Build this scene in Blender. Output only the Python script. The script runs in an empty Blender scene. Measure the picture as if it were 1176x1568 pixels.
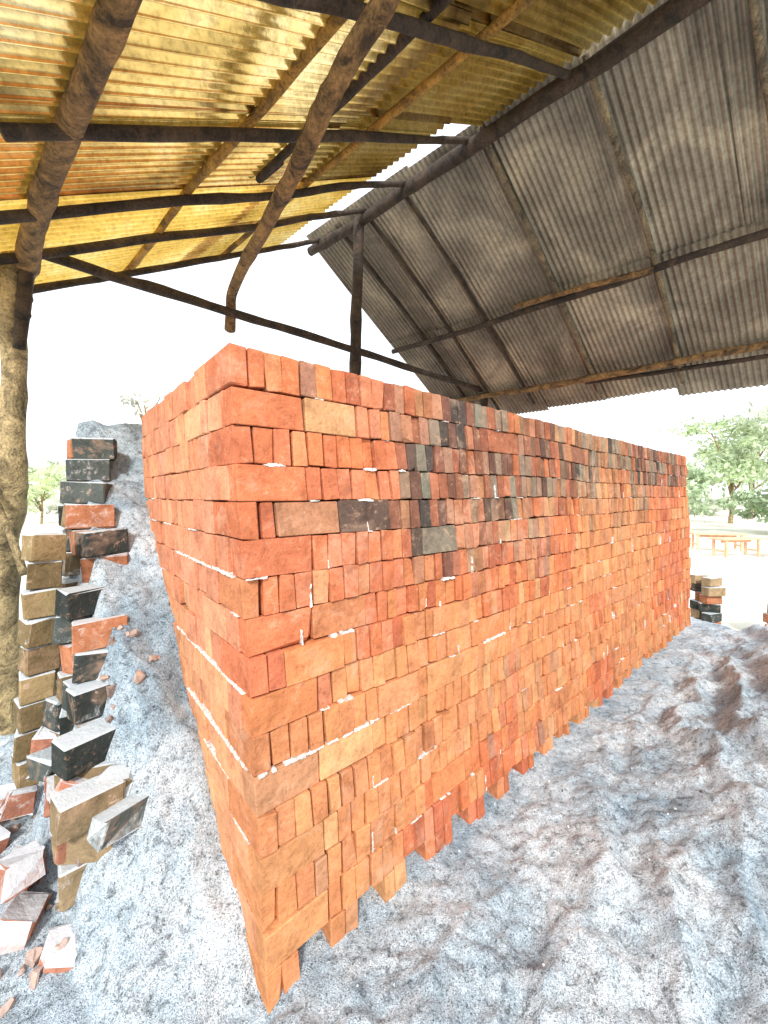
import bpy, math, random
import numpy as np
random.seed(7); rng=np.random.default_rng(7)
S=bpy.context.scene
S.view_settings.view_transform='Standard'; S.view_settings.look='None'; S.view_settings.exposure=0
# ---------------- world / sun : bright hazy overcast
SUN_EL=math.radians(37); SUN_AZ=math.radians(183)   # clockwise from +Y
w=bpy.data.worlds.new("World"); S.world=w; w.use_nodes=True
nt=w.node_tree; nt.nodes.clear()
o=nt.nodes.new('ShaderNodeOutputWorld'); b=nt.nodes.new('ShaderNodeBackground'); sk=nt.nodes.new('ShaderNodeTexSky')
sk.sky_type='NISHITA'; sk.sun_disc=False; sk.sun_elevation=SUN_EL; sk.sun_rotation=SUN_AZ
sk.air_density=1.0; sk.dust_density=3.0; sk.ozone_density=1.0
tc=nt.nodes.new('ShaderNodeTexCoord'); cn=nt.nodes.new('ShaderNodeTexNoise'); cn.inputs['Scale'].default_value=2.2; cn.inputs['Detail'].default_value=5
nt.links.new(tc.outputs['Generated'],cn.inputs['Vector'])
cr=nt.nodes.new('ShaderNodeValToRGB'); cr.color_ramp.elements[0].position=.3; cr.color_ramp.elements[0].color=(.88,.88,.88,1); cr.color_ramp.elements[1].position=.7; cr.color_ramp.elements[1].color=(1,1,1,1)
nt.links.new(cn.outputs[0],cr.inputs[0])
mx=nt.nodes.new('ShaderNodeMix'); mx.data_type='RGBA'; mx.inputs[7].default_value=(10.8,11.3,12.0,1)
nt.links.new(cr.outputs[0],mx.inputs[0]); nt.links.new(sk.outputs[0],mx.inputs[6])
b.inputs['Strength'].default_value=0.15
nt.links.new(mx.outputs[2],b.inputs[0]); nt.links.new(b.outputs[0],o.inputs[0])
sl=bpy.data.lights.new('sun','SUN'); sl.energy=4.4; sl.angle=math.radians(8); sl.color=(1,.965,.91)
so=bpy.data.objects.new('sun',sl); S.collection.objects.link(so)
from mathutils import Vector, Matrix
sd=Vector((math.sin(SUN_AZ)*math.cos(SUN_EL),math.cos(SUN_AZ)*math.cos(SUN_EL),math.sin(SUN_EL)))
so.rotation_euler=sd.to_track_quat('Z','Y').to_euler(); so.location=(0,-6,9)
# ---------------- camera
cd=bpy.data.cameras.new('camera'); cam=bpy.data.objects.new('camera',cd); S.collection.objects.link(cam)
cd.sensor_fit='HORIZONTAL'; cd.sensor_width=36; cd.lens=36*600/1176; cd.shift_y=-26/1176
cam.location=(0,0,1.54); cam.rotation_euler=(math.radians(90),0,0); cd.clip_end=2000; cd.clip_start=.02
S.camera=cam
# ---------------- helpers
def newmat(name):
    m=bpy.data.materials.new(name); m.use_nodes=True; t=m.node_tree
    return m,t,t.nodes['Principled BSDF']
def noise(t,scale,detail=6,rough=.6,vec=None,dist=0):
    n=t.nodes.new('ShaderNodeTexNoise'); n.inputs['Scale'].default_value=scale; n.inputs['Detail'].default_value=min(detail,4)
    n.inputs['Roughness'].default_value=rough; n.inputs['Distortion'].default_value=dist
    if vec is not None: t.links.new(vec,n.inputs['Vector'])
    return n
def ramp(t,fac,stops):
    r=t.nodes.new('ShaderNodeValToRGB'); e=r.color_ramp.elements
    while len(e)<len(stops): e.new(.5)
    for i,(p,c) in enumerate(stops):
        e[i].position=p; e[i].color=(c,c,c,1) if isinstance(c,(int,float)) else (*c,1)
    t.links.new(fac,r.inputs[0]); return r
def mix(t,mode,fac,a,b_):
    n=t.nodes.new('ShaderNodeMix'); n.data_type='RGBA'; n.blend_type=mode
    for i,v in ((0,fac),(6,a),(7,b_)):
        if isinstance(v,(int,float)): n.inputs[i].default_value=v
        elif isinstance(v,tuple): n.inputs[i].default_value=(*v,1)
        else: t.links.new(v,n.inputs[i])
    return n.outputs[2]
def bump(t,p,h,strength,dist,prev=None):
    n=t.nodes.new('ShaderNodeBump'); n.inputs['Strength'].default_value=strength; n.inputs['Distance'].default_value=dist
    t.links.new(h,n.inputs['Height'])
    if prev is not None: t.links.new(prev,n.inputs['Normal'])
    t.links.new(n.outputs[0],p.inputs['Normal']); return n.outputs[0]
def objco(t):
    n=t.nodes.new('ShaderNodeTexCoord'); return n.outputs['Object']
def mapping(t,v,scale,rot=(0,0,0)):
    n=t.nodes.new('ShaderNodeMapping'); n.inputs['Scale'].default_value=scale; n.inputs['Rotation'].default_value=rot; t.links.new(v,n.inputs[0]); return n.outputs[0]
def obj(name,V,F,mat,col=None,parent=None,smooth=False):
    me=bpy.data.meshes.new(name); me.from_pydata([tuple(v) for v in np.asarray(V)] ,[],F); me.update()
    if col is not None:
        a=me.color_attributes.new('bcol','FLOAT_COLOR','POINT')
        a.data.foreach_set('color',np.c_[col,np.ones(len(col))].astype(np.float32).ravel())
    if smooth: me.polygons.foreach_set('use_smooth',[True]*len(me.polygons))
    me.materials.append(mat); ob=bpy.data.objects.new(name,me); S.collection.objects.link(ob)
    if parent: ob.parent=parent
    return ob
def empty(name):
    e=bpy.data.objects.new(name,None); S.collection.objects.link(e); e.empty_display_size=.2; return e
def vnoise(x,y,seed=0):
    xi=np.floor(x).astype(np.int64); yi=np.floor(y).astype(np.int64); fx=x-xi; fy=y-yi
    fx=fx*fx*(3-2*fx); fy=fy*fy*(3-2*fy)
    def h(a,b):
        n=(a*374761393+b*668265263+seed*1442695041)&0xffffffff
        n=((n^(n>>13))*1274126177)&0xffffffff
        return ((n^(n>>16))&0xffff)/65535.0
    return (h(xi,yi)*(1-fx)+h(xi+1,yi)*fx)*(1-fy)+(h(xi,yi+1)*(1-fx)+h(xi+1,yi+1)*fx)*fy-.5
def fbm(x,y,seed=0,oct=4):
    r=0;a=1
    for i in range(oct): r=r+a*vnoise(x,y,seed+i); x=x*2.03+3.1; y=y*2.03+1.7; a*=.5
    return r
def sst(a,b,x):
    u=np.clip((x-a)/(b-a),0,1); return u*u*(3-2*u)
TV=[];TI={}
for sx in(-1,1):
    for sy in(-1,1):
        for sz in(-1,1):
            for ax in range(3):
                TI[(sx,sy,sz,ax)]=len(TV); TV.append((sx,sy,sz,ax))
SG=np.array([v[:3] for v in TV],float); INS=np.array([[0 if a==v[3] else 1 for a in range(3)] for v in TV],float)
TF=[]
for ax in range(3):
    o1,o2=[a for a in range(3) if a!=ax]
    for s_ in(-1,1):
        q=[]
        for a,b_ in((-1,-1),(1,-1),(1,1),(-1,1)):
            c=[0,0,0]; c[ax]=s_; c[o1]=a; c[o2]=b_; q.append(TI[(*c,ax)])
        TF.append(q)
    for a in(-1,1):
        for b_ in(-1,1):
            c=[0,0,0]; c[o1]=a; c[o2]=b_
            c0=list(c);c0[ax]=-1;c1=list(c);c1[ax]=1
            TF.append([TI[(*c0,o1)],TI[(*c1,o1)],TI[(*c1,o2)],TI[(*c0,o2)]])
for sx in(-1,1):
    for sy in(-1,1):
        for sz in(-1,1): TF.append([TI[(sx,sy,sz,a)] for a in range(3)])
tp=SG*(1-.1*INS)
for i,f in enumerate(TF):
    p=tp[f]; n=np.cross(p[1]-p[0],p[2]-p[0])
    if np.dot(n,p.mean(0))<0: TF[i]=f[::-1]
class Buf:
    def __init__(s): s.V=[];s.F=[];s.C=[];s.n=0
    def brick(s,c,dims,ax,col,ch=.004,jit=.0012,cjit=None,chip=0.0):
        h=np.array(dims)/2; loc=SG*(h-ch*INS)+rng.normal(0,jit,(24,3))
        cj=rng.normal(0,jit*1.2 if cjit is None else cjit,(8,3)); loc+=np.repeat(cj,3,0)
        if rng.random()<chip:   # knocked-off corner
            k=int(rng.integers(0,8)); loc[k*3:k*3+3]-=SG[k*3:k*3+3]*INS[k*3:k*3+3]*rng.uniform(.004,.014)
        s.V.append(np.asarray(c)+loc@np.asarray(ax)); s.F+=[[i+s.n for i in f] for f in TF]
        s.C.append(np.tile(col,(24,1))); s.n+=24
    def get(s): return np.concatenate(s.V),s.F,np.concatenate(s.C)
eR=np.array([.761,.649,0]); eL=np.array([-.649,.761,0]); eZ=np.array([0,0,1.]); eR/=np.linalg.norm(eR); eL/=np.linalg.norm(eL)
C0=np.array([-.474,1.185,0])
# ---------------- materials
def brick_material(name='fired_brick',dust=0.0):
    m,t,p=newmat(name); v=objco(t)
    a=t.nodes.new('ShaderNodeAttribute'); a.attribute_name='bcol'
    n1=noise(t,11,8,.7,v,.3); r1=ramp(t,n1.outputs[0],[(.3,.70),(.5,1.0),(.70,1.18)])
    c=mix(t,'MULTIPLY',1,a.outputs['Color'],r1.outputs[0])
    n2=noise(t,55,6,.75,v); r2=ramp(t,n2.outputs[0],[(.33,.65),(.48,1),(.68,1.12)])
    c=mix(t,'MULTIPLY',.7,c,r2.outputs[0])
    n3=noise(t,22,8,.8,v,.5); r3=ramp(t,n3.outputs[0],[(.57,0.),(.68,.5)])
    c=mix(t,'MIX',r3.outputs[0],c,(.58,.34,.21))
    n5=noise(t,3.3,5,.85,v,.6); r5=ramp(t,n5.outputs[0],[(.54,0.),(.68,.38)])
    c=mix(t,'MIX',r5.outputs[0],c,(.60,.38,.26))
    n4=noise(t,130,3,.6,v); r4=ramp(t,n4.outputs[0],[(.24,.25),(.34,1)])
    c=mix(t,'MULTIPLY',.85,c,r4.outputs[0])
    if dust>0:
        ge=t.nodes.new('ShaderNodeNewGeometry'); sx=t.nodes.new('ShaderNodeSeparateXYZ'); t.links.new(ge.outputs['Normal'],sx.inputs[0])
        ad=t.nodes.new('ShaderNodeMath'); ad.operation='MULTIPLY_ADD'; t.links.new(n3.outputs[0],ad.inputs[0]); ad.inputs[1].default_value=1.0; t.links.new(sx.outputs[2],ad.inputs[2])
        rd=ramp(t,ad.outputs[0],[(.62,0.),(.95,dust)])
        c=mix(t,'MIX',rd.outputs[0],c,(.56,.62,.66))
    t.links.new(c,p.inputs['Base Color']); p.inputs['Roughness'].default_value=.95; p.inputs['Specular IOR Level'].default_value=.1
    b1=bump(t,p,n1.outputs[0],.7,.014); b2=bump(t,p,n2.outputs[0],.8,.004,b1); bump(t,p,n4.outputs[0],.5,.002,b2)
    return m
M_BRICK=brick_material(); M_LOOSE=brick_material('dusty_brick',.8)
def sand_material():
    m,t,p=newmat('ash_sand'); v=objco(t)
    n1=noise(t,1.9,7,.75,v,.4); r1=ramp(t,n1.outputs[0],[(.34,(.35,.45,.53)),(.48,(.57,.665,.735)),(.62,(.76,.82,.86))])
    n2=noise(t,24,8,.85,v,.3); r2=ramp(t,n2.outputs[0],[(.37,.45),(.46,.97),(.64,1.2)])
    c=mix(t,'MULTIPLY',1,r1.outputs[0],r2.outputs[0])
    n3=noise(t,170,3,.85,v); r3=ramp(t,n3.outputs[0],[(.36,.38),(.46,1),(.66,1.3)])
    c=mix(t,'MULTIPLY',1,c,r3.outputs[0])
    n4=noise(t,3.1,6,.8,v,.4); r4=ramp(t,n4.outputs[0],[(.66,0.),(.74,.35)])
    c=mix(t,'MIX',r4.outputs[0],c,(.18,.23,.26))
    t.links.new(c,p.inputs['Base Color']); p.inputs['Roughness'].default_value=1; p.inputs['Specular IOR Level'].default_value=.1
    b1=bump(t,p,n2.outputs[0],1,.04); bump(t,p,n3.outputs[0],1,.009,b1)
    return m
M_SAND=sand_material()
def wood_material(name,dark,light,scale=7):
    m,t,p=newmat(name); v=objco(t)
    n1=noise(t,scale,8,.75,v,.8); r1=ramp(t,n1.outputs[0],[(.36,dark),(.62,light)])
    n2=noise(t,70,5,.7,v); r2=ramp(t,n2.outputs[0],[(.3,.4),(.55,1.1)])
    c=mix(t,'MULTIPLY',1,r1.outputs[0],r2.outputs[0])
    t.links.new(c,p.inputs['Base Color']); p.inputs['Roughness'].default_value=.85
    b1=bump(t,p,n1.outputs[0],1,.03); bump(t,p,n2.outputs[0],.9,.008,b1)
    return m
M_LOG=wood_material('bark_log',(.05,.028,.012),(.32,.18,.065))
M_LOGD=wood_material('dark_pole',(.014,.010,.008),(.07,.045,.028))
M_POST=wood_material('pale_bark_post',(.09,.065,.03),(.48,.36,.18),6)
M_PLANK=wood_material('sawn_batten',(.10,.06,.02),(.48,.26,.05),5)
M_PLANKG=wood_material('grey_batten',(.06,.05,.036),(.26,.20,.12),5)
def metal(name,c1,c2,c3,metallic,rough,trans=0,tc=(1,.7,.1)):
    m,t,p=newmat(name); v=objco(t)
    n1=noise(t,1.6,6,.6,v,.5); r1=ramp(t,n1.outputs[0],[(.3,c1),(.5,c2),(.68,c3)])
    n2=noise(t,30,6,.75,v); r2=ramp(t,n2.outputs[0],[(.3,.5),(.55,1.05)])
    c=mix(t,'MULTIPLY',.8,r1.outputs[0],r2.outputs[0])
    a=t.nodes.new('ShaderNodeAttribute'); a.attribute_name='bcol'
    c=mix(t,'MULTIPLY',1,c,a.outputs['Color'])
    t.links.new(c,p.inputs['Base Color']); p.inputs['Metallic'].default_value=metallic; p.inputs['Roughness'].default_value=rough
    bump(t,p,n2.outputs[0],.25,.003)
    if trans>0:
        tr=t.nodes.new('ShaderNodeBsdfTranslucent'); cc=mix(t,'MULTIPLY',1,c,tc); t.links.new(cc,tr.inputs[0])
        ms=t.nodes.new('ShaderNodeMixShader'); ms.inputs[0].default_value=trans
        out=t.nodes['Material Output']; t.links.new(p.outputs[0],ms.inputs[1]); t.links.new(tr.outputs[0],ms.inputs[2]); t.links.new(ms.outputs[0],out.inputs[0])
    return m
M_YEL=metal('yellow_corrugated_sheet',(.55,.40,.12),(.88,.70,.30),(.96,.90,.66),.3,.3,.52,(1,.88,.42))
M_GOLD=metal('tarnished_corrugated_sheet',(.20,.14,.06),(.72,.57,.26),(.97,.90,.66),.95,.17,.14,(1,.84,.36))
M_GREY=metal('grey_corrugated_sheet',(.12,.105,.088),(.23,.21,.18),(.42,.38,.31),.35,.42)
# ---------------- brick stack
LR,LL,H=5.38,1.74,2.0
ROW=.12; ZB=-.04
def shear(V):
    s=(V-C0)@eR; z=V[:,2]; V=V.copy()
    V[:,0]+=.12*(1-np.clip(z,-.1,2.1)/2.0)*(1-.7*np.clip(s/5.4,0,1))
    V[:,2]+=.010*fbm(s*1.1,z*1.2,5,2)*np.clip(z,0,2)
    nn=fbm(s*.9,z*1.5,11,3)*.03
    V[:,:2]+=np.outer(nn,-eL[:2])*(np.clip(1-((V-C0)@eL)/.5,0,1))[:,None]
    return V
PAL=[((.54,.165,.07),5),((.50,.15,.07),3.5),((.57,.205,.085),3.5),((.57,.24,.105),1.8),((.54,.19,.10),3),((.60,.31,.15),1.0),((.42,.12,.06),1.4),((.36,.17,.11),.5)]
pw=np.array([p[1] for p in PAL]); pw=pw/pw.sum()
# soot: (s, z, rs, rz, strength) with tails running down
SOOT=((.86,1.50,.17,.32,1.1),(.74,1.55,.10,.3,.9),(1.0,1.85,.45,.14,.95),(.40,1.47,.26,.07,.85),(1.9,1.68,.6,.22,.8),(2.55,1.70,.26,.32,1.0),(1.35,1.60,.38,.24,.85),(4.2,1.80,1.1,.22,.95),(1.7,1.28,.25,.22,.5),(3.2,1.86,.6,.18,.9),(1.5,1.9,.4,.10,.8),(3.7,1.6,.25,.3,.7),(2.3,1.92,.6,.1,.8),(1.15,1.30,.12,.2,.55),(3.1,1.45,.2,.25,.45))
def bcolor(s,z,face):
    c=np.array(PAL[rng.choice(len(PAL),p=pw)][0])
    reg=fbm(np.array([s*1.1]),np.array([z*1.6]),21,3)[0]
    if reg>.12: c=c*.55+np.array([.60,.29,.125])*.45
    elif reg<-.15: c=c*.6+np.array([.48,.15,.08])*.4
    c=c*rng.uniform(.88,1.10)
    if face=='R':
        d=0
        for (cs,cz,rs,rz,st) in SOOT:
            e=((s-cs)/rs)**2+((z-cz)/rz)**2
            if e<1.3: d=max(d,st*rng.uniform(.25,1.1)*(1 if e<.7 else .55))
        d=min(d,.95)
        g=np.array([.05,.052,.048]) if rng.random()<.6 else np.array([.16,.16,.125])
        c=c*(1-d)+g*d
    else:
        c=c*.74+np.array([.58,.33,.21])*.33
    return c
B=Buf()
def wall(origin,ax_s,ax_in,L,face,start_depth,rows=17):
    n_out=-ax_in
    for r in range(rows):
        z0=ZB+r*ROW; top=r==rows-1
        rr=rows-1-r
        s=0 if face=='R' else (.245 if start_depth(rr)=='H' else .065)
        i=0
        if face in('F',): s=.245
        seq=[]
        if face=='R':
            k=[ 'h','SS','h','S','hhSS','S','h','SS','hhS','S','h','SS','h','S','h','S','h'][rr%17]
            if k!='h': seq=list(k)
        end=L-(.0 if face in 'RB' else .245)
        rowout=rng.normal(0,.002)
        while s<end-.02:
            ty=seq[i] if i<len(seq) else ('S' if rng.random()<.012 else 'h')
            if face=='L':
                u=rng.random(); wd=.12 if u<.6 else (.061 if u<.85 else .235)
            else: wd=.235 if ty=='S' else rng.uniform(.055,.066)
            if r==0 and face in 'RB': wd=.060
            wd=min(wd*rng.uniform(.97,1.03),end-s)
            dp=.24 if wd<.2 else .1
            zc=z0+ROW/2
            out=rng.normal(0,.003)+rowout
            if rng.random()<.07: out-=rng.uniform(.004,.018)
            skip=False
            if r==0 and face in('R','B'):
                skip=((s+.04)%.25)>.125
            elif r==0: out-=.02
            if not skip and wd>.02:
                c=origin+ax_s*(s+wd/2)+n_out*(out)+ax_in*(dp/2)+eZ*(zc+rng.normal(0,.0008))
                hh=ROW-rng.uniform(.0015,.005)
                if rng.random()<.12: hh-=rng.uniform(.003,.009)
                gap=rng.uniform(.002,.006)+(rng.uniform(.004,.010) if rng.random()<.14 else 0)
                th=rng.normal(0,.012); ps=rng.normal(0,.012) if wd<.2 else rng.normal(0,.003)
                a0=ax_s*math.cos(th)+ax_in*math.sin(th); a1=-ax_s*math.sin(th)+ax_in*math.cos(th)
                a0b=a0*math.cos(ps)+eZ*math.sin(ps); a2=-a0*math.sin(ps)+eZ*math.cos(ps)
                B.brick(c,(wd-gap,dp,hh),(a0b,a1,a2),bcolor(s,zc,face),ch=rng.uniform(.0015,.0035),jit=.0008,cjit=.0015,chip=.22)
            s+=wd; i+=1
def sd_(rr):
    k=['h','S','h','S','h','S','h','S','h','S','h','S','h','S','h','S','h'][rr%17]
    return 'H' if k=='h' else 'S'
wall(C0,eR,eL,LR,'R',sd_)
wall(C0,eL,eR,LL,'L',sd_)
wall(C0+eL*LL,eR,-eL,LR,'B',sd_)
wall(C0+eR*LR,eL,-eR,LL,'F',sd_)
for a in np.arange(.25,LR-.25,.125):
    for b_ in np.arange(.25,LL-.3,.245):
        B.brick(C0+eR*(a+.06)+eL*(b_+.12)+eZ*(1.955+rng.normal(0,.004)),(.118,.238,.06),(eR,eL,eZ),bcolor(a,2,'T'))
V,F,Cc=B.get()
stack=empty('brick_stack')
obj('bricks',shear(V),F,M_BRICK,Cc,stack)
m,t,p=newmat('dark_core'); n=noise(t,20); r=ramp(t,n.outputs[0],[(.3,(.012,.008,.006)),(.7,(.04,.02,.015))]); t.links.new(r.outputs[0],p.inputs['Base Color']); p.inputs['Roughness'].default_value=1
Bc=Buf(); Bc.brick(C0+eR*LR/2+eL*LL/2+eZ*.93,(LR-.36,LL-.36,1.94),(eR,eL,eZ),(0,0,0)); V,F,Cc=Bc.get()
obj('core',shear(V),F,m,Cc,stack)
Ba=Buf()
mw,t,p=newmat('white_ash'); n=noise(t,60,6,.7,objco(t)); r=ramp(t,n.outputs[0],[(.35,(.40,.35,.31)),(.6,(.80,.76,.72))]); t.links.new(r.outputs[0],p.inputs['Base Color']); p.inputs['Roughness'].default_value=1; bump(t,p,n.outputs[0],.8,.006)
def ash(s,row,ln,th=.010,face='R',vert=False):
    z=ZB+row*ROW
    o_=(C0+eR*s) if face=='R' else (C0+eL*s)
    a=eR if face=='R' else eL; inn=eL if face=='R' else eR
    nseg=max(1,int(ln/.014)); 
    for j in range(nseg):
        if rng.random()<.07: continue
        l=ln/nseg
        if not vert: Ba.brick(o_+a*(j+.5)*l+inn*.007+eZ*(z+rng.normal(0,.0006)),(l*1.05,.022,th*rng.uniform(.5,1.1)),(a,inn,eZ),(1,1,1),ch=.0008,jit=.0008)
        else: Ba.brick(o_+inn*.010+eZ*(z+(j+.5)*l),(th*rng.uniform(.5,1.1),.022,l*1.05),(a,inn,eZ),(1,1,1),ch=.0008,jit=.0008)
for (s,z,l) in((.09,1.64,.07),(.48,1.64,.07),(.45,1.52,.07),(.0,.68,.32),(.33,.68,.14),(.55,.68,.12),(.3,1.04,.10),(1.2,.8,.2),(.9,1.16,.08),(.32,.8,.06),(.7,.44,.12)):
    ash(s,round((z-ZB)/ROW),l,.011)
for _ in range(60):
    s=rng.uniform(0,1)**1.2*5.2; ash(s,int(rng.integers(2,17)),rng.uniform(.02,.08),rng.uniform(.003,.006))
for _ in range(70):
    s=rng.uniform(.05,5.2); ash(s,int(rng.integers(1,15)),rng.uniform(.02,.08),rng.uniform(.003,.006),vert=True)
for row in(6,8,11): ash(.05,row,rng.uniform(.6,1.2),.011,'L')
for _ in range(24): ash(rng.uniform(.05,1.5),int(rng.integers(3,15)),rng.uniform(.04,.16),rng.uniform(.003,.007),'L')
V,F,Cc=Ba.get(); obj('joint_ash',shear(V),F,mw,Cc,stack)
# ---------------- ground
def gh(x,y):
    rx=x-C0[0]; ry=y-C0[1]; s=rx*eR[0]+ry*eR[1]; t=rx*eL[0]+ry*eL[1]; n=-t; mm=-s
    h=.035*fbm(x*2.2,y*2.2,1,4)-.005
    h=h+.03*fbm(x*2.2,y*2.2,1,4)*sst(.15,.5,n)
    lump=sst(.05,.3,np.where(s<0,mm,n))
    h=h+(.045*fbm(x*6,y*6,2,5)+.030*np.abs(fbm(x*13,y*13,9,4)))*(.2+.8*lump)
    w_=n*11+s*3.4+3.0*fbm(x*1.7,y*1.7,4,3)
    g1=1-np.abs(np.sin(w_))
    h=h+.08*g1*sst(.15,.5,n)*(.2+1.2*(vnoise(x*1.5,y*1.5,8)+.5))*sst(.2,1.2,s)
    h=h+.34*np.exp(-((n-1.1)/.42)**2)*sst(.7,2.4,s)*(1+.5*vnoise(x*1.3,y*1.3,6))
    tt=np.clip(t,0,1.85); hp=.80*tt+.13*tt*tt
    wi=np.clip(.04+.22*(tt-.3),.0,.26); wo=np.clip(.30+.14*tt,.30,.48)
    mj=mm+.07*fbm(x*5,y*5,15,3)
    lat=(1-np.clip((mj-wi)/(wo-wi),0,1))**1.0*sst(-.22,-.12,mm)*sst(2.6,1.9,t)
    lat=np.where(mm<-.22,0,lat)
    h=h+(hp+.06*sst(.3,.8,tt))*lat
    h=h+.10*fbm(x*5,y*5,18,4)*np.clip(lat,0,1)
    h=h+.10*np.exp(-(((x+1.45)/.45)**2+((y-1.6)/.4)**2))
    e=np.maximum.reduce([x-3.95+.3*vnoise(y*2,x,3),-x-3.4,y-7.0,-y-1.0,s-5.9])
    h=h-.42*sst(0,.45,e)
    return h
xs=np.arange(-4.2,5.0,.015); ys=np.arange(-1.6,7.6,.015)
X,Y=np.meshgrid(xs,ys); Z=gh(X,Y)
V=np.stack([X.ravel(),Y.ravel(),Z.ravel()],1); nx=len(xs); ny=len(ys)
me=bpy.data.meshes.new('sand_ground'); idx=np.arange(nx*ny).reshape(ny,nx)
Fq=np.stack([idx[:-1,:-1],idx[:-1,1:],idx[1:,1:],idx[1:,:-1]],-1).reshape(-1,4)
me.vertices.add(len(V)); me.vertices.foreach_set('co',V.ravel()); me.loops.add(Fq.size); me.loops.foreach_set('vertex_index',Fq.ravel())
me.polygons.add(len(Fq)); me.polygons.foreach_set('loop_start',np.arange(0,Fq.size,4)); me.polygons.foreach_set('loop_total',np.full(len(Fq),4)); me.polygons.foreach_set('use_smooth',np.ones(len(Fq),bool))
me.update(calc_edges=True); me.materials.append(M_SAND)
g=bpy.data.objects.new('sand_ground',me); S.collection.objects.link(g)
m,t,p=newmat('pale_dry_ground'); v=objco(t)
n1=noise(t,.35,8,.7,v); r1=ramp(t,n1.outputs[0],[(.35,(.55,.52,.42)),(.5,(.72,.68,.60)),(.65,(.62,.66,.48))]); t.links.new(r1.outputs[0],p.inputs['Base Color']); p.inputs['Roughness'].default_value=1
n2=noise(t,12,6,.7,v); bump(t,p,n2.outputs[0],.6,.05)
Vf=[];Ff=[];xs2=np.linspace(-1,1,61); xs2=np.sign(xs2)*np.abs(xs2)**2.5*500; ys2=xs2
for yy in ys2:
    for xx in xs2: 
        d=math.hypot(xx,yy); Vf.append((xx,yy,-.32+(.0 if d<12 else .25*float(fbm(np.array([xx*.05]),np.array([yy*.05]),3,2)[0]))))
for j in range(60):
    for i in range(60): Ff.append([j*61+i,j*61+i+1,(j+1)*61+i+1,(j+1)*61+i])
obj('ground',Vf,Ff,m,smooth=True)
# ---------------- loose bricks
def rotax(yaw,pitch=0,roll=0):
    M=(Matrix.Rotation(yaw,3,'Z')@Matrix.Rotation(pitch,3,'Y')@Matrix.Rotation(roll,3,'X'))
    return np.array(M).T
YL=math.atan2(eL[1],eL[0]); YR=math.atan2(eR[1],eR[0])
def loosecol(dk=.5,rd=.25):
    u=rng.random()
    if u<dk: return np.array([.045,.052,.048])*rng.uniform(.6,2.2)
    if u<1-rd: return np.array([.24,.175,.10])*rng.uniform(.6,1.2)
    return np.array([.38,.155,.08])*rng.uniform(.7,1.1)
def hz(x,y): return float(gh(np.array([x]),np.array([y]))[0])
Bp=Buf()
for i,tt in enumerate(np.arange(.60,1.90,.13)):
    htop=float(np.interp(tt,[.44,.8,1.1,1.4,1.7,1.9],[.26,.68,1.12,1.48,1.88,1.96]))
    nrow=int(round((htop+.02)/.125))
    cm=rng.normal(0,.02)
    for r in range(nrow):
        mm=.21+cm+.05*(1-r/16)+rng.normal(0,.02)
        c=C0+eL*(tt+rng.normal(0,.016))-eR*mm+eZ*(r*.126+.04)
        Bp.brick(c,(.20,.112,.122),rotax(YR+rng.normal(0,.28),rng.normal(0,.04),rng.normal(0,.06)),loosecol(.58,.10),ch=.005,jit=.002,chip=.5)
V,F,Cc=Bp.get(); obj('stepped_brick_pile',V,F,M_LOOSE,Cc)
Bp=Buf()
for col_i,(cx,cy,nr) in enumerate(((-1.63,1.82,11),(-1.76,2.20,11))):
    for r in range(nr):
        Bp.brick((cx+.004*r+rng.normal(0,.008),cy+rng.normal(0,.008),r*.127+.03),(.125,.13,.12),rotax(YR+math.radians(5)+rng.normal(0,.1),rng.normal(0,.02),rng.normal(0,.02)),np.array([.25,.18,.09])*rng.uniform(.55,1.2) if rng.random()<.9 else loosecol(.9,.02),ch=.005,jit=.0015,chip=.5)
V,F,Cc=Bp.get(); obj('brick_column',V,F,M_LOOSE,Cc)
Bp=Buf()
for (x,y,dz,yw,pt,rl,red) in ((-1.12,1.46,.05,.9,.05,.1,1),(-.95,1.42,.05,1.1,.0,.0,0),(-1.24,1.33,.03,2.0,.3,.2,1),(-1.52,1.80,.06,.3,.1,.3,1),(-1.40,1.66,.04,1.5,.15,.2,0),(-1.27,1.58,.04,.8,.1,.3,1),(-1.36,1.46,.05,.1,.3,.0,1),(-1.60,1.58,.04,.9,.1,.1,1),(-1.55,1.66,.12,2.2,.3,.2,1),(-1.5,1.44,.04,.4,.5,.2,1),(-1.05,1.30,.0,.4,.2,.2,1),(-1.8,1.9,.05,.6,.1,.1,1),(-1.72,1.68,.04,1.6,.1,.1,0),(-1.38,1.24,.02,1.2,.2,.1,1),(-1.18,1.52,.12,1.7,.1,.3,1),(-1.30,1.40,.12,2.5,.3,.1,1),(-1.02,1.50,.03,.3,.1,.1,0)):
    f=rng.uniform(.5,.9)
    Bp.brick((x,y,hz(x,y)+dz-.005),(.20*f,.11,.09),rotax(yw,pt,rl),(np.array([.40,.17,.11])*rng.uniform(.7,1.2) if red else loosecol(.6)),ch=.008,jit=.006,chip=1)
V,F,Cc=Bp.get(); obj('scattered_bricks',V,F,M_LOOSE,Cc)
Br=Buf()
for _ in range(130):
    x=rng.uniform(-2.2,-1.0); y=rng.uniform(1.15,1.8); q=rng.uniform(.008,.035)
    Br.brick((x,y,hz(x,y)+q*.2),(q*1.5,q,q),rotax(*rng.uniform(0,3,3)),np.array([.38,.28,.24])*rng.uniform(.6,1.3),ch=q*.15,jit=q*.1)
for _ in range(1400):
    x=rng.uniform(-1.2,3.6); y=rng.uniform(.8,4.2)
    if x<-.4 and y>1.4: continue
    q=rng.uniform(.002,.008)
    Br.brick((x,y,hz(x,y)+q*.2),(q*1.5,q,q),rotax(*rng.uniform(0,3,3)),np.array([.42,.47,.5])*rng.uniform(.3,1.5),ch=q*.15,jit=q*.1)
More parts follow.
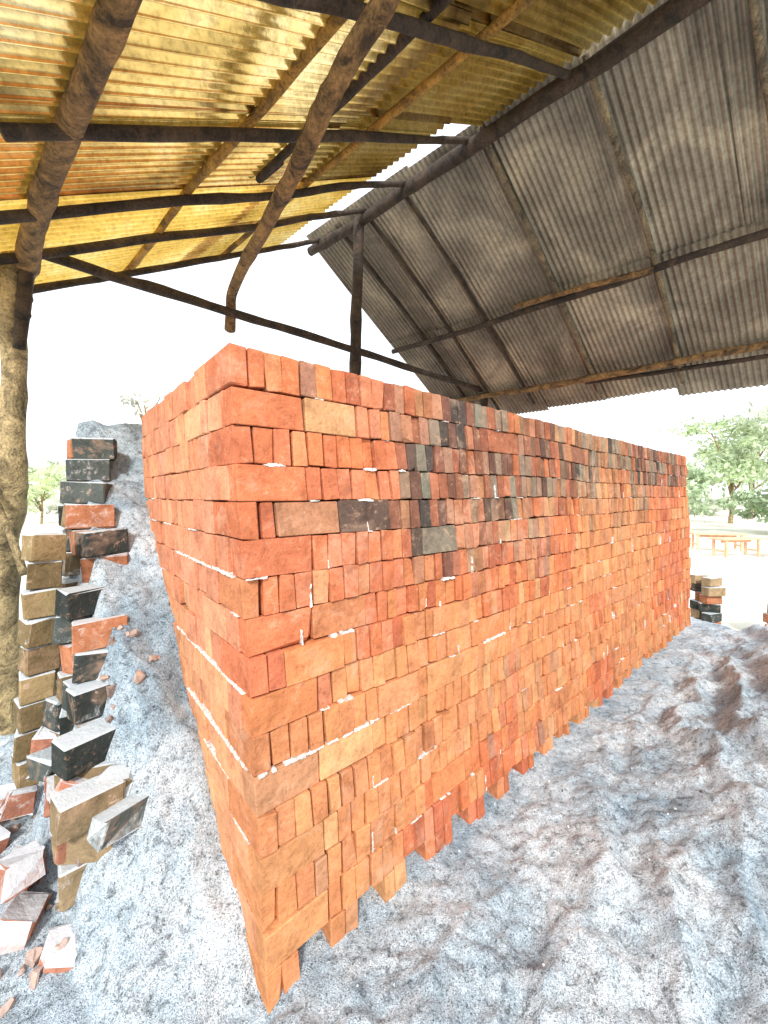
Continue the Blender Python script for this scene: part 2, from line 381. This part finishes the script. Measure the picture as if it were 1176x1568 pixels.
V,F,Cc=Br.get(); obj('rubble',V,F,M_BRICK,Cc)
for (cx,cy,nr,nc) in((4.55,5.45,6,1),(5.0,4.75,5,2)):
    Bp=Buf()
    for r in range(nr):
        for c_ in range(nc):
            for d_ in range(2):
                if rng.random()<.1 and r>2: continue
                Bp.brick((cx+c_*.27+rng.normal(0,.02),cy+d_*.2+rng.normal(0,.02),-.27+r*.122),(.24,.12,.118),rotax(rng.normal(0,.25)+(r%2)*.3),loosecol(.5,.2)*1.3,ch=.005,jit=.002)
    V,F,Cc=Bp.get(); obj('small_brick_pile',V,F,M_LOOSE,Cc)
# ---------------- poles
def pole(name,pts,r0,r1,mat,parent,nseg=26,sides=12,wob=.012,knots=2,rough=.16):
    pts=[np.array(p,float) for p in pts]
    P=[2*pts[0]-pts[1]]+pts+[2*pts[-1]-pts[-2]]; C=[]
    n=len(pts)-1
    for i in range(nseg+1):
        u=i/nseg*n; k=min(int(u),n-1); f=u-k; a,b_,c,d=P[k],P[k+1],P[k+2],P[k+3]
        C.append(.5*((2*b_)+(-a+c)*f+(2*a-5*b_+4*c-d)*f*f+(-a+3*b_-3*c+d)*f**3))
    C=np.array(C); L=np.linalg.norm(C[-1]-C[0]); sd=random.randint(0,999)
    u=np.linspace(0,L,nseg+1)
    C=C+np.stack([fbm(u*1.2,u*0,sd+i*7,3) for i in range(3)],1)*wob*2
    rad=np.linspace(r0,r1,nseg+1)*(1+rough*fbm(u*3,u*0+2,sd+50,2))
    for _ in range(knots):
        q=rng.integers(2,nseg-2); rad[q]*=1.14
    V=[];F=[]
    for i in range(nseg+1):
        T=C[min(i+1,nseg)]-C[max(i-1,0)]; T/=np.linalg.norm(T); up=np.array([0,0,1.]) if abs(T[2])<.9 else np.array([1.,0,0])
        A=np.cross(T,up); A/=np.linalg.norm(A); Bv=np.cross(T,A)
        for j in range(sides):
            th=2*math.pi*j/sides; rr=rad[i]*(1+rough*.7*float(fbm(np.array([j*.9]),np.array([u[i]*4]),sd+9,2)[0]))
            V.append(C[i]+A*rr*math.cos(th)+Bv*rr*math.sin(th))
    for i in range(nseg):
        for j in range(sides): F.append([i*sides+j,i*sides+(j+1)%sides,(i+1)*sides+(j+1)%sides,(i+1)*sides+j])
    F.append(list(range(sides))[::-1]); F.append([nseg*sides+j for j in range(sides)])
    return obj(name,V,F,mat,None,parent,True)
shed=empty('tin_roof_shed')
E=np.array([.753,-.658,0])
R0=np.array([-.3,4.39,4.75]); VR=np.array([1.80,1.53,-1.65]); VL=np.array([-2.13,-1.82,-1.60])
NR=np.cross(VR,E); NR/=np.linalg.norm(NR); NR*=np.sign(NR[2]); NL=np.cross(VL,E); NL/=np.linalg.norm(NL); NL*=np.sign(NL[2])
def PR(k,t,o=0): return R0+E*k+VR*t+NR*o
def PL(k,t,o=0): return R0+E*k+VL*t+NL*o
def sheets(name,PF,cells,mat,wd=.78,pitch=.065,amp=.010,colf=None):
    V=[];F=[];C=[];n=0
    for (k,t0,t1,ri) in cells:
        off=ri*.022+rng.uniform(0,.012); a0=t0+rng.normal(0,.008); a1=t1+rng.normal(0,.02); sk=rng.normal(0,.01)
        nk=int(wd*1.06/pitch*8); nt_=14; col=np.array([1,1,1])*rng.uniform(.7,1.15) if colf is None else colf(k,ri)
        for j in range(nt_+1):
            tt=a0+(a1-a0)*j/nt_
            for i in range(nk+1):
                kk=k+i/nk*wd*1.06
                sag=.018*float(math.sin(kk*3.1+tt*5+ri))
                V.append(PF(kk+sk*j/nt_,tt,-off+sag*.5+amp*math.sin(2*math.pi*(kk)/pitch))); C.append(col)
        for j in range(nt_):
            for i in range(nk):
                a=n+j*(nk+1)+i; F.append([a,a+1,a+nk+2,a+nk+1])
        n+=(nk+1)*(nt_+1)
    return obj(name,V,F,mat,np.array(C),shed,True)
cy_=[];cg_=[]
for k in np.arange(-.8,3.0,.78):
    (cy_ if k<.6 else cg_).append((k,.17 if k<1.4 else .03,.55 if k<2 else .85,0))
    if k<2.2: (cy_ if k<.6 else cg_).append((k,.50,1.17,1))
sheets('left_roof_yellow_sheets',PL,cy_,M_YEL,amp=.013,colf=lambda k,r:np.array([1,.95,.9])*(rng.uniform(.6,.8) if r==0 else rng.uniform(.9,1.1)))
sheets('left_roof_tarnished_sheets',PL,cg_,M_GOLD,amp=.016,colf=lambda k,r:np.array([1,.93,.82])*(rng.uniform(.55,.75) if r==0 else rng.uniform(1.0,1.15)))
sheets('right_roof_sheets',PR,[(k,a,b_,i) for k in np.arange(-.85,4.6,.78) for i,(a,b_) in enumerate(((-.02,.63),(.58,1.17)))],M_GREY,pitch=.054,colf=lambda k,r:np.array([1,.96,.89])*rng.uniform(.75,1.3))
pole('ridge_log',[PR(-.85,.03,-.11),PR(1,.03,-.12),PR(3,.02,-.11),PR(4.8,.02,-.11)],.055,.07,M_LOGD,shed,40)
pole('ridge_post',[(-.30,4.39,-.2),(-.32,4.41,2.5),(-.28,4.40,4.62)],.065,.055,M_LOGD,shed)
pole('left_eave_log',[PL(-.35,1,-.10),PL(.3,1,-.09),PL(1.2,1,-.07),PL(2.4,1,-.10)],.065,.042,M_LOG,shed,34,14,.02,4)
pole('left_post',[(-2.43,2.58,-.3),(-2.50,2.56,.9),(-2.46,2.57,1.7),(-2.45,2.57,3.12)],.095,.065,M_POST,shed,44,16,.02,6,.26)
pole('left_post_stub',[(-2.36,2.52,2.5),(-2.33,2.56,3.08)],.035,.04,M_LOGD,shed)
pole('leaning_stick',[(-2.6,2.35,1.95),(-2.42,2.42,1.5),(-2.18,2.36,1.05)],.015,.02,M_POST,shed)
tb=lambda s,z:(-2.43+.761*s,2.57+.649*s,z)
pole('tie_beam',[tb(-.15,3.20),tb(1.4,3.15),tb(3.2,3.16),tb(5.4,3.12)],.036,.042,M_LOGD,shed,40)
pole('cross_log',[(-1.44,3.60,3.05),(-1.30,3.36,3.26),(-.80,2.60,3.30),(-.40,1.92,3.30),(-.16,1.58,3.31),(.12,1.28,3.36),(.5,.75,3.4)],.045,.042,M_LOG,shed,44,14,.03,5)
pole('gable_post',[(1.5,5.92,-.3),(1.5,5.92,3.05)],.07,.06,M_LOGD,shed)
pole('right_eave_beam',[PR(-.8,1,-.11),PR(1.5,1,-.12),PR(3,1,-.10),PR(4.8,1,-.11)],.04,.04,M_LOG,shed,40)
pole('right_eave_batten',[PR(1.4,1.04,-.08),PR(3,1.05,-.09),PR(4.8,1.05,-.08)],.025,.025,M_LOGD,shed,30)
pole('right_mid_purlin',[PR(-.8,.6,-.12),PR(1.5,.61,-.12),PR(3,.6,-.11),PR(4.8,.6,-.12)],.032,.036,M_LOGD,shed,40)
pole('purlin_splice',[PR(1.1,.57,-.12),PR(2.4,.60,-.13)],.026,.03,M_LOG,shed,20)
for k in(-.3,.1,.62,1.5,2.35,3.2,4.1):
    pole('right_rafter',[PR(k,0,-.06),PR(k+.05,.5,-.065),PR(k,1.12,-.06)],.026,.022,M_LOGD if k<1 else M_PLANKG,shed,24)
for k in(-.6,.15,.72,1.43,2.25):
    pole('left_rafter',[PL(k,0.02,-.08),PL(k+.05,.5,-.10),PL(k,1.08,-.09)],.026,.030,M_LOGD,shed,26)
for tt,mt in((.725,M_PLANK),(.42,M_PLANK),(.58,M_LOGD)):
    k0=-.75 if tt!=.58 else 1.1
    pole('left_purlin',[PL(k0,tt,-.05),PL(1,tt+.01,-.055),PL(2.9,tt,-.05)],.024,.026,mt,shed,30)
pole('left_edge_batten',[PL(-.78,.03,-.03),PL(-.8,1.12,-.03)],.025,.025,M_PLANK,shed)
# ---------------- trees
def foliage_mat():
    m,t,p=newmat('haze_pale_foliage'); a=t.nodes.new('ShaderNodeAttribute'); a.attribute_name='bcol'
    t.links.new(a.outputs['Color'],p.inputs['Base Color']); p.inputs['Roughness'].default_value=.7
    tr=t.nodes.new('ShaderNodeBsdfTranslucent'); t.links.new(a.outputs['Color'],tr.inputs[0]); ms=t.nodes.new('ShaderNodeMixShader'); ms.inputs[0].default_value=.4
    t.links.new(p.outputs[0],ms.inputs[1]); t.links.new(tr.outputs[0],ms.inputs[2]); t.links.new(ms.outputs[0],t.nodes['Material Output'].inputs[0]); return m
M_FOL=foliage_mat()  # leaf colours have bright haze painted in, paler than real leaves
def tree(x,y,h,cr,name='tree',leaf=.22,nl=5000,base=(.28,.36,.16)):
    e=empty(name); z0=-.35
    pole('trunk',[(x,y,z0),(x+.02*h,y,z0+h*.3),(x-.01*h,y,z0+h*.7)],.02*h,.008*h,M_POST,e)
    cl=[]
    for i in range(9):
        a=rng.uniform(0,6.28); d=cr*rng.uniform(.35,.85); zz=z0+h*rng.uniform(.45,.95); q=(x+math.cos(a)*d,y+math.sin(a)*d,zz)
        pole('limb_%d'%i,[(x,y,z0+h*rng.uniform(.25,.45)),((x+q[0])/2,(y+q[1])/2,zz-.12*h),q],.010*h,.003*h,M_POST,e,8,6)
        for _ in range(5):
            cl.append(np.array(q)+rng.normal(0,cr*.28,3)*np.array([1,1,.7]))
    cl=np.array(cl); ci=rng.integers(0,len(cl),nl); cs=rng.uniform(.08,.20,len(cl))*cr
    P=cl[ci]+rng.normal(0,1,(nl,3))*cs[ci][:,None]*np.array([1,1,.6])
    A=rng.normal(0,1,(nl,3)); A/=np.linalg.norm(A,axis=1)[:,None]; Bq=np.cross(A,rng.normal(0,1,(nl,3))); Bq/=np.linalg.norm(Bq,axis=1)[:,None]
    l=rng.uniform(.5,1.2,nl)[:,None]*leaf
    V=np.stack([P-A*l,P+Bq*l*.4,P+A*l,P-Bq*l*.4],1).reshape(-1,3); F=np.arange(nl*4).reshape(-1,4).tolist()
    shade=(.65+.7*rng.random(len(cl)))[ci]*rng.uniform(.7,1.3,nl); col=np.repeat(np.array(base)[None]*shade[:,None],4,0)
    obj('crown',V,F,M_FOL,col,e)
tree(23,26,7.0,3.0,nl=3200,base=(.45,.54,.33)); tree(29,31,8.5,3.4,nl=2500,base=(.65,.72,.56)); tree(16.5,22,3.4,2.0,nl=2500,base=(.50,.60,.40)); tree(20,19,2.6,1.8,'bush',base=(.48,.60,.38),nl=2500)  # pale base colours imitate overexposed haze on the leaves
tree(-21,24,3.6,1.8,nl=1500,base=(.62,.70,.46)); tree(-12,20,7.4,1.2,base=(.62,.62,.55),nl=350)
V=[];C=[]
for _ in range(260):
    a=rng.uniform(-1.1,1.1); d=rng.uniform(45,90); cx=math.sin(a)*d; cy=math.cos(a)*d; r=rng.uniform(.8,1.9); nl=60
    P=np.array([cx,cy,.2])+rng.normal(0,1,(nl,3))*np.array([r,r,r*.5]); A=rng.normal(0,1,(nl,3))*.35; Bq=rng.normal(0,1,(nl,3))*.25
    V.append(np.stack([P-A,P+Bq,P+A,P-Bq],1).reshape(-1,3)); C.append(np.tile(np.array([.7,.72,.62])*rng.uniform(.9,1.3),(nl*4,1)))  # near-white leaf colour has distance haze painted in
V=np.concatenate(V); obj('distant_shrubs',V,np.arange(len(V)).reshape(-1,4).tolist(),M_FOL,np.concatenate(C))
# ---------------- benches in the yard
mo,t,p=newmat('orange_wood'); n=noise(t,8,5,.6,objco(t)); r=ramp(t,n.outputs[0],[(.3,(.62,.34,.2)),(.7,(.8,.5,.32))]); t.links.new(r.outputs[0],p.inputs['Base Color'])
def bench(x,y,yaw,L=1.6,h=.72):
    Bb=Buf(); ax=rotax(yaw); A=ax[0];Bv=ax[1]; c=np.array([x,y,-.32])
    for j in(-1,0,1): Bb.brick(c+Bv*j*.16+eZ*h,(L,.15,.04),ax,(1,1,1),.004,.001)
    for i in(-1,1):
        for j in(-1,1): Bb.brick(c+A*i*(L/2-.15)+Bv*j*.18+eZ*h/2,(.06,.06,h-.04),ax,(1,1,1),.004,.001)
        Bb.brick(c+A*i*(L/2-.15)+eZ*(h*.35),(.05,.36,.05),ax,(1,1,1),.004,.001)
    Bb.brick(c+eZ*(h-.08),(L-.4,.04,.07),ax,(1,1,1),.004,.001)
    V,F,Cc=Bb.get(); obj('wooden_bench',V,F,mo,Cc)
bench(10.6,11.8,.2,1.5,.55); bench(11.2,13.2,-.3,1.5,.55); bench(12.2,11.9,.5,1.5,.55)
